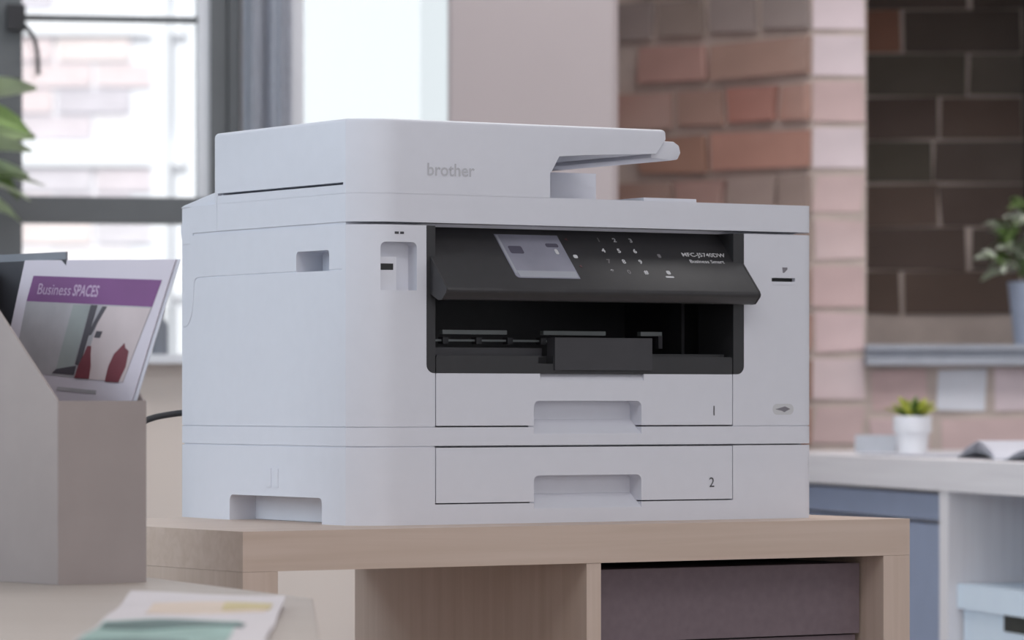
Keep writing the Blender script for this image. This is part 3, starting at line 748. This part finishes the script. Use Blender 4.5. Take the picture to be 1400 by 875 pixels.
# magazine lying on the desk, its far page curling up
LF = empty('magazine', (-0.215, 2.85, DZ), R(2))
tag(LF, 'open magazine with teal and ochre print lying on the desk', 'magazine')
def lf_surface(u, v):          # u across -.5...5, v along 0(near)..1(far)
    x = -0.004 + u * 0.115 + (v - .5) * 0.004
    y = -0.53 + v * 0.70 + u * -0.055
    z = 0.003 + 0.005 * max(0, (v - 0.55) / 0.45) ** 2 + 0.002 * math.sin(v * 9 + u * 2) ** 2
    return x, y, z
def lf_patch(name, v0, v1, u0, u1, mat, h, skew=0.0, wav=0.0):
    bm = bmesh.new(); n, k = 20, 10; T = {}
    for s in (0, 1):
        for i in range(n + 1):
            for j in range(k + 1):
                u = u0 + (u1 - u0) * j / k
                v = v0 + (v1 - v0) * i / n + skew * u + wav * math.sin(u * 9 + 2 * i / n)
                x, y, z = lf_surface(u, v)
                T[s, i, j] = bm.verts.new((x, y, z + h if s else max(0.0002, z - 0.002)))
    for i in range(n):
        for j in range(k):
            for s in (0, 1): bm.faces.new((T[s, i, j], T[s, i + 1, j], T[s, i + 1, j + 1], T[s, i, j + 1]))
    for i in range(n):
        for j in (0, k): bm.faces.new((T[0, i, j], T[0, i + 1, j], T[1, i + 1, j], T[1, i, j]))
    for j in range(k):
        for i in (0, n): bm.faces.new((T[0, i, j], T[0, i, j + 1], T[1, i, j + 1], T[1, i, j]))
    return link(name, bm_to_mesh(bm, name, 60), mat, LF)
lf_patch('pages', 0.0, 1.0, -0.5, 0.5, M['paper3'], 0.0)
lf_patch('printed_area', 0.72, 0.86, -0.30, 0.42, M['peach'], 0.0004, 0.05)
lf_patch('printed_area', 0.75, 0.85, 0.15, 0.44, M['yellow'], 0.0008, 0.05)
lf_patch('printed_area', 0.20, 0.60, -0.48, 0.30, M['teal'], 0.0004, 0.10, 0.01)
lf_patch('printed_area', 0.46, 0.56, -0.46, 0.34, M['dkgreen'], 0.0008, 0.06, 0.015)
lf_patch('printed_area', 0.10, 0.26, -0.48, 0.10, M['dkgreen'], 0.0008, 0.06, 0.015)

# ------------------------------------------------------------------ cabinet by the brick wall
CB = empty('cabinet', (0.454, 6.2, 0), math.atan2(-0.975, 0.221))
tag(CB, 'pale birch cabinet with blue grey drawers standing by the brick wall', 'cabinet')
CT = 0.8045
box('worktop', -0.50, 1.12, -0.004, 0.43, CT - 0.042, CT, M['pale'], CB, 0.002)
box('upright', 0.586, 0.623, 0.0, 0.42, 0.0, CT - 0.0422, M['pale_z'], CB, 0.001)
box('upright', 1.06, 1.10, 0.0, 0.42, 0.0, CT - 0.0422, M['pale_z'], CB, 0.001)
box('upright', -0.49, -0.45, 0.0, 0.42, 0.0, CT - 0.0422, M['pale_z'], CB, 0.001)
box('back_board', -0.45, 1.06, 0.40, 0.42, 0.0, CT - 0.0422, M['pale_z'], CB)
box('shelf_board', 0.623, 1.06, 0.002, 0.40, 0.41, 0.43, M['pale'], CB, 0.001)
box('shelf_board', 0.623, 1.06, 0.002, 0.40, 0.03, 0.05, M['pale'], CB, 0.001)
box('shelf_board', -0.45, 0.586, 0.03, 0.40, 0.03, 0.05, M['pale'], CB, 0.001)
for z0, z1 in ((0.7205, 0.7560), (0.400, 0.7145), (0.060, 0.394)):
    box('drawer_front', -0.446, 0.584, 0.012, 0.032, z0, z1, M['blueg'], CB, 0.002)
box('drawer_rail', -0.449, 0.585, 0.034, 0.06, 0.05, CT - 0.043, M['pale'], CB)

AB = empty('archive_box', (0.454, 6.2, 0.43), math.atan2(-0.975, 0.221))
tag(AB, 'pale blue lidded box with dark handle slot in the birch cabinet', 'box')
box('box_body', 0.630, 1.052, 0.020, 0.38, 0.0, 0.175, M['palebox'], AB, 0.003)
box('lid', 0.6255, 1.0565, 0.012, 0.388, 0.174, 0.207, M['palebox'], AB, 0.003)
box('handle_slot', 0.794, 0.894, 0.0188, 0.024, 0.1515, 0.1730, M['post'], AB, 0.001)

# small white pot with lime plant
def leaf_mesh(name, L, Wd, bend, mat, fold=0.15):
    bm = bmesh.new(); n = 6; rows_ = []
    for i in range(n + 1):
        t = i / n; w = Wd * math.sin(math.pi * min(1, t * 0.93 + 0.05)) ** 0.6
        a = bend * t; x = L * (math.sin(a) / bend if bend else t); z = -L * ((1 - math.cos(a)) / bend if bend else 0)
        rows_.append([bm.verts.new((x, s * w / 2, z + abs(s) * fold * w)) for s in (-1, 0, 1)])
    for i in range(n):
        for j in range(2): bm.faces.new((rows_[i][j], rows_[i + 1][j], rows_[i + 1][j + 1], rows_[i][j + 1]))
    r = bmesh.ops.solidify(bm, geom=bm.faces[:], thickness=Wd * 0.05)
    me = bm_to_mesh(bm, name, 70); me.materials.append(mat); return me
def leaf(me, parent, loc, az, el, roll=0.0, s=1.0):
    o = link('leaf', me, None, parent, loc); o.rotation_euler = (roll, -el, az); o.scale = (s, s, s); return o

SP = empty('potted_succulent', (0.612, 6.30, CT)); tag(SP, 'small white pot with lime green plant on the birch cabinet', 'potted plant')
lathe('pot', [(0.0215, 0), (0.0225, 0.001), (0.0252, 0.0315), (0.0285, 0.0318), (0.0292, 0.034), (0.0295, 0.056), (0.0285, 0.0575), (0.0255, 0.0575), (0.0245, 0.052)], M['pot_w'], SP)
lathe('soil', [(0.0245, 0.048), (0.0246, 0.0525), (0.001, 0.0535)], M['soil'], SP)
lm = [leaf_mesh('leaf', 0.042, 0.013, 0.5, M[k]) for k in ('leaf_lime', 'leaf_lime', 'leaf_mid')]
for i in range(34):
    az = random.uniform(0, 2 * math.pi); r = random.uniform(0, 0.014)
    leaf(lm[i % 3], SP, (r * math.cos(az), r * math.sin(az), 0.052), az + random.uniform(-.4, .4), R(random.uniform(35, 88)), random.uniform(-.5, .5), random.uniform(0.7, 1.0))

# plant in a tall blue grey pot on the slate sill
TP = empty('potted_plant', (0.885, 6.925, 0.9785)); tag(TP, 'pale leafed bushy plant in tall blue grey pot on the slate sill', 'potted plant')
lathe('pot', [(0.040, 0), (0.041, 0.001), (0.0515, 0.100), (0.0525, 0.104), (0.0515, 0.106), (0.048, 0.106), (0.046, 0.098)], M['pot_b'], TP)
lathe('soil', [(0.0455, 0.092), (0.0465, 0.098), (0.001, 0.100)], M['soil'], TP)
pm_ = [leaf_mesh('leaf', 0.040, 0.021, 0.9, M[k]) for k in ('leaf_white', 'leaf_mid', 'leaf_white', 'leaf_pale', 'leaf_white')]
for i in range(130):
    az = random.uniform(0, 2 * math.pi); ph = random.uniform(-0.35, 1.0); rr = 0.084 * random.uniform(0.45, 1.0)
    c = math.sqrt(max(0, 1 - min(1, abs(ph)) ** 2))
    p = (rr * c * math.cos(az), rr * c * math.sin(az), 0.150 + ph * 0.085)
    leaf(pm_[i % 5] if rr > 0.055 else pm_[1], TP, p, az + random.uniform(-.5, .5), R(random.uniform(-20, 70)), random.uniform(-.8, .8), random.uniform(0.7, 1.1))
for k in range(9):
    az = k * 0.7
    tube('stem', smooth_path([(0.012 * math.cos(az), 0.012 * math.sin(az), 0.097), (0.03 * math.cos(az), 0.03 * math.sin(az), 0.13), (0.055 * math.cos(az), 0.055 * math.sin(az), 0.17 + 0.02 * (k % 3))], 4), 0.0018, M['leaf_dark'], TP, 6)

# papers on the cabinet
def sheet_stack(name, X0, X1, Y0, Y1, rz, label, cat, curl, mat, n=3):
    r = empty(name, (0.454 + 0.221 * (X0 + X1) / 2 + 0.975 * (Y0 + Y1) / 2, 6.2 - 0.975 * (X0 + X1) / 2 + 0.221 * (Y0 + Y1) / 2, CT), math.atan2(-0.975, 0.221) + rz)
    tag(r, label, cat)
    hx, hy = (X1 - X0) / 2, (Y1 - Y0) / 2
    for q in range(n):
        bm = bmesh.new(); T = {}; k = 12; s = 1 - 0.02 * q
        for a in (0, 1):
            for i in range(k + 1):
                t = -1 + 2 * i / k
                z = 0.0012 * q + 0.0003 + curl * (1 - abs(t)) ** 0.6 * (0.55 + 0.45 * q / max(1, n - 1)) * (1 if curl else 0)
                for j in (0, 1):
                    T[a, i, j] = bm.verts.new((t * hx * s, (-1, 1)[j] * hy * s, z + a * 0.001))
        for i in range(k):
            for a in (0, 1): bm.faces.new((T[a, i, 0], T[a, i + 1, 0], T[a, i + 1, 1], T[a, i, 1]))
            for j in (0, 1): bm.faces.new((T[0, i, j], T[0, i + 1, j], T[1, i + 1, j], T[1, i, j]))
        for i in (0, k): bm.faces.new((T[0, i, 0], T[0, i, 1], T[1, i, 1], T[1, i, 0]))
        link('page', bm_to_mesh(bm, 'page', 60), mat if q else M['slate'], r)
    return r
sheet_stack('paper_sheet', 0.10, 0.36, 0.05, 0.24, R(8), 'loose white papers on the birch cabinet beside the small white pot', 'paper', 0.0, M['paper2'], 2)
sheet_stack('open_booklet', 0.46, 0.68, 0.06, 0.26, R(-6), 'open booklet with raised white pages next to the loose papers', 'booklet', 0.022, M['paper2'], 3)
sheet_stack('open_booklet', 0.72, 0.95, 0.05, 0.27, R(5), 'open booklet with raised white pages farther from the small pot', 'booklet', 0.020, M['paper2'], 3)
TC = empty('tent_card', (0.563, 6.40, CT), R(-8)); tag(TC, 'grey folded card standing by the small white pot', 'card')
prism('front_leaf', [(-0.018, 0.0), (-0.016, 0.0), (0.001, 0.026), (-0.001, 0.0275)], -0.030, 0.034, 'x', M['slate'], TC)
prism('back_leaf', [(0.018, 0.0), (0.016, 0.0), (-0.001, 0.026), (0.001, 0.0275)], -0.030, 0.034, 'x', M['slate'], TC)

# ------------------------------------------------------------------ curtain, bottle and plant at the window
CU = empty('curtain', WLOC, R(10)); tag(CU, 'grey curtain hanging in straight folds between the two windows', 'curtain')
bm = bmesh.new(); n = 48; rows_ = []
folds = lambda t: -0.050 + 0.016 * math.cos(t * 2 * math.pi * 2.0 + 0.7) + 0.006 * math.sin(t * 2 * math.pi * 5)
for z in (0.93, 1.2, 1.6, 2.36):
    rows_.append([bm.verts.new((0.0315 + 0.079 * i / n, folds(i / n), z)) for i in range(n + 1)])
for a, b in zip(rows_[:-1], rows_[1:]):
    for i in range(n): bm.faces.new((a[i], a[i + 1], b[i + 1], b[i]))
bmesh.ops.solidify(bm, geom=bm.faces[:], thickness=0.003)
link('cloth', bm_to_mesh(bm, 'cloth', 70), M['curtain'], CU)
tube('curtain_rail', [(0.0, -0.05, 2.37), (0.16, -0.05, 2.37)], 0.010, M['iron'], CU, 10)
for u in (0.01, 0.145): box('rail_bracket', u - .006, u + .006, -0.05, 0.0, 2.364, 2.376, M['iron'], CU)

def wp(u, v, z): return (-0.461 + u * math.cos(R(10)) - v * math.sin(R(10)), 6.5 + u * math.sin(R(10)) + v * math.cos(R(10)), z)
BT = empty('bottle', wp(-0.098, -0.028, 0.9575)); tag(BT, 'slim grey bottle standing on the white window sill', 'bottle')
lathe('bottle_body', [(0.012, 0), (0.0135, 0.002), (0.0135, 0.045), (0.010, 0.054), (0.006, 0.058), (0.006, 0.062)], M['slate_d'], BT, 20)
lathe('bottle_cap', [(0.0072, 0.061), (0.0072, 0.072), (0.006, 0.073)], M['folder'], BT, 16)

PS = empty('plant_stand', wp(-0.43, -0.16, 0)); tag(PS, 'tall white plant stand carrying the long leafed houseplant', 'plant stand')
lathe('stand_top', [(0.070, 0.9425), (0.072, 0.944), (0.072, 0.956), (0.070, 0.9575)], M['frame_w'], PS)
for q in range(3):
    a = R(90 + 120 * q); tube('leg', [(0.055 * math.cos(a), 0.055 * math.sin(a), 0.943), (0.10 * math.cos(a), 0.10 * math.sin(a), 0.0)], 0.009, M['frame_w'], PS)
LP = empty('houseplant', wp(-0.43, -0.16, 0.9575)); tag(LP, 'long leafed green houseplant on a stand before the dark window mullion', 'potted plant')
lathe('pot', [(0.040, 0), (0.042, 0.002), (0.053, 0.085), (0.055, 0.087), (0.055, 0.10), (0.050, 0.10), (0.048, 0.092)], M['pot_w'], LP)
lathe('soil', [(0.047, 0.086), (0.048, 0.092), (0.001, 0.094)], M['soil'], LP)
tube('stem', smooth_path([(0, 0, 0.09), (0.005, 0, 0.18), (-0.004, 0, 0.27), (0.004, 0, 0.40)], 5), 0.006, M['leaf_mid'], LP)
ll = [leaf_mesh('leaf', 0.124, 0.042, b, M[k]) for b, k in ((0.5, 'leaf_pale'), (1.0, 'leaf_mid'), (0.8, 'leaf_pale'), (1.2, 'leaf_dark'))]
# leaves that reach towards the window, then a fan all around
for i, (z, el, az, s, m) in enumerate(((0.385, 18, 10, 1.10, 0), (0.365, 8, -28, 1.1, 1), (0.335, 12, 16, 1.10, 2), (0.310, 10, -6, 1.10, 0), (0.300, -6, 22, 1.05, 1), (0.278, 6, -10, 1.0, 0), (0.265, 10, 6, 1.2, 0), (0.250, 14, -24, 1.25, 2), (0.235, 4, 28, 1.15, 2))):
    leaf(ll[m], LP, (0, 0, z), R(az), R(el), random.uniform(-.9, .9), s)
for i in range(18):
    leaf(ll[i % 4], LP, (0, 0, 0.20 + 0.011 * i), R(70 + 13 * i + random.uniform(-10, 10)), R(random.uniform(5, 50)), random.uniform(-.5, .5), random.uniform(.8, 1.1))

# ------------------------------------------------------------------ house across the street
HS = empty('neighbour_house', (-2.2, 12.0, 0)); tag(HS, 'sunlit pale brick house seen through the steel window', 'building')
box('wall', -2.6, 1.32, 0.0, 3.0, 0.0, 6.5, M['render_w'], HS, 0.01)
ob = bm_to_mesh(bm_box(-0.106, 0.106, -0.014, 0.02, -0.032, 0.032, 0.003, 1), 'brick'); ob.materials.append(M['brick_out'])
for r_ in range(20):
    if r_ in (4, 9, 14): continue
    for c_ in range(4):
        x = 0.42 + 0.225 * c_ + (0.112 if r_ % 2 else 0)
        if x > 1.10: continue
        link('brick', ob, None, HS, (x, 0.0, 0.92 + 0.076 * r_))
for r_ in (4, 9, 14):
    box('stone_band', 0.25, 1.25, -0.03, 0.02, 0.885 + 0.076 * r_, 0.955 + 0.076 * r_, M['render_w'], HS, 0.004)
box('downpipe', 1.155, 1.205, -0.06, -0.004, 0.0, 6.3, M['frame_w'], HS, 0.012)
box('roof', -2.8, 1.5, -0.25, 3.2, 6.48, 6.7, M['slate'], HS, 0.01)
struct(box('ground', -12, 12, 7.7, 40, -0.3, -0.1, M['floor']))
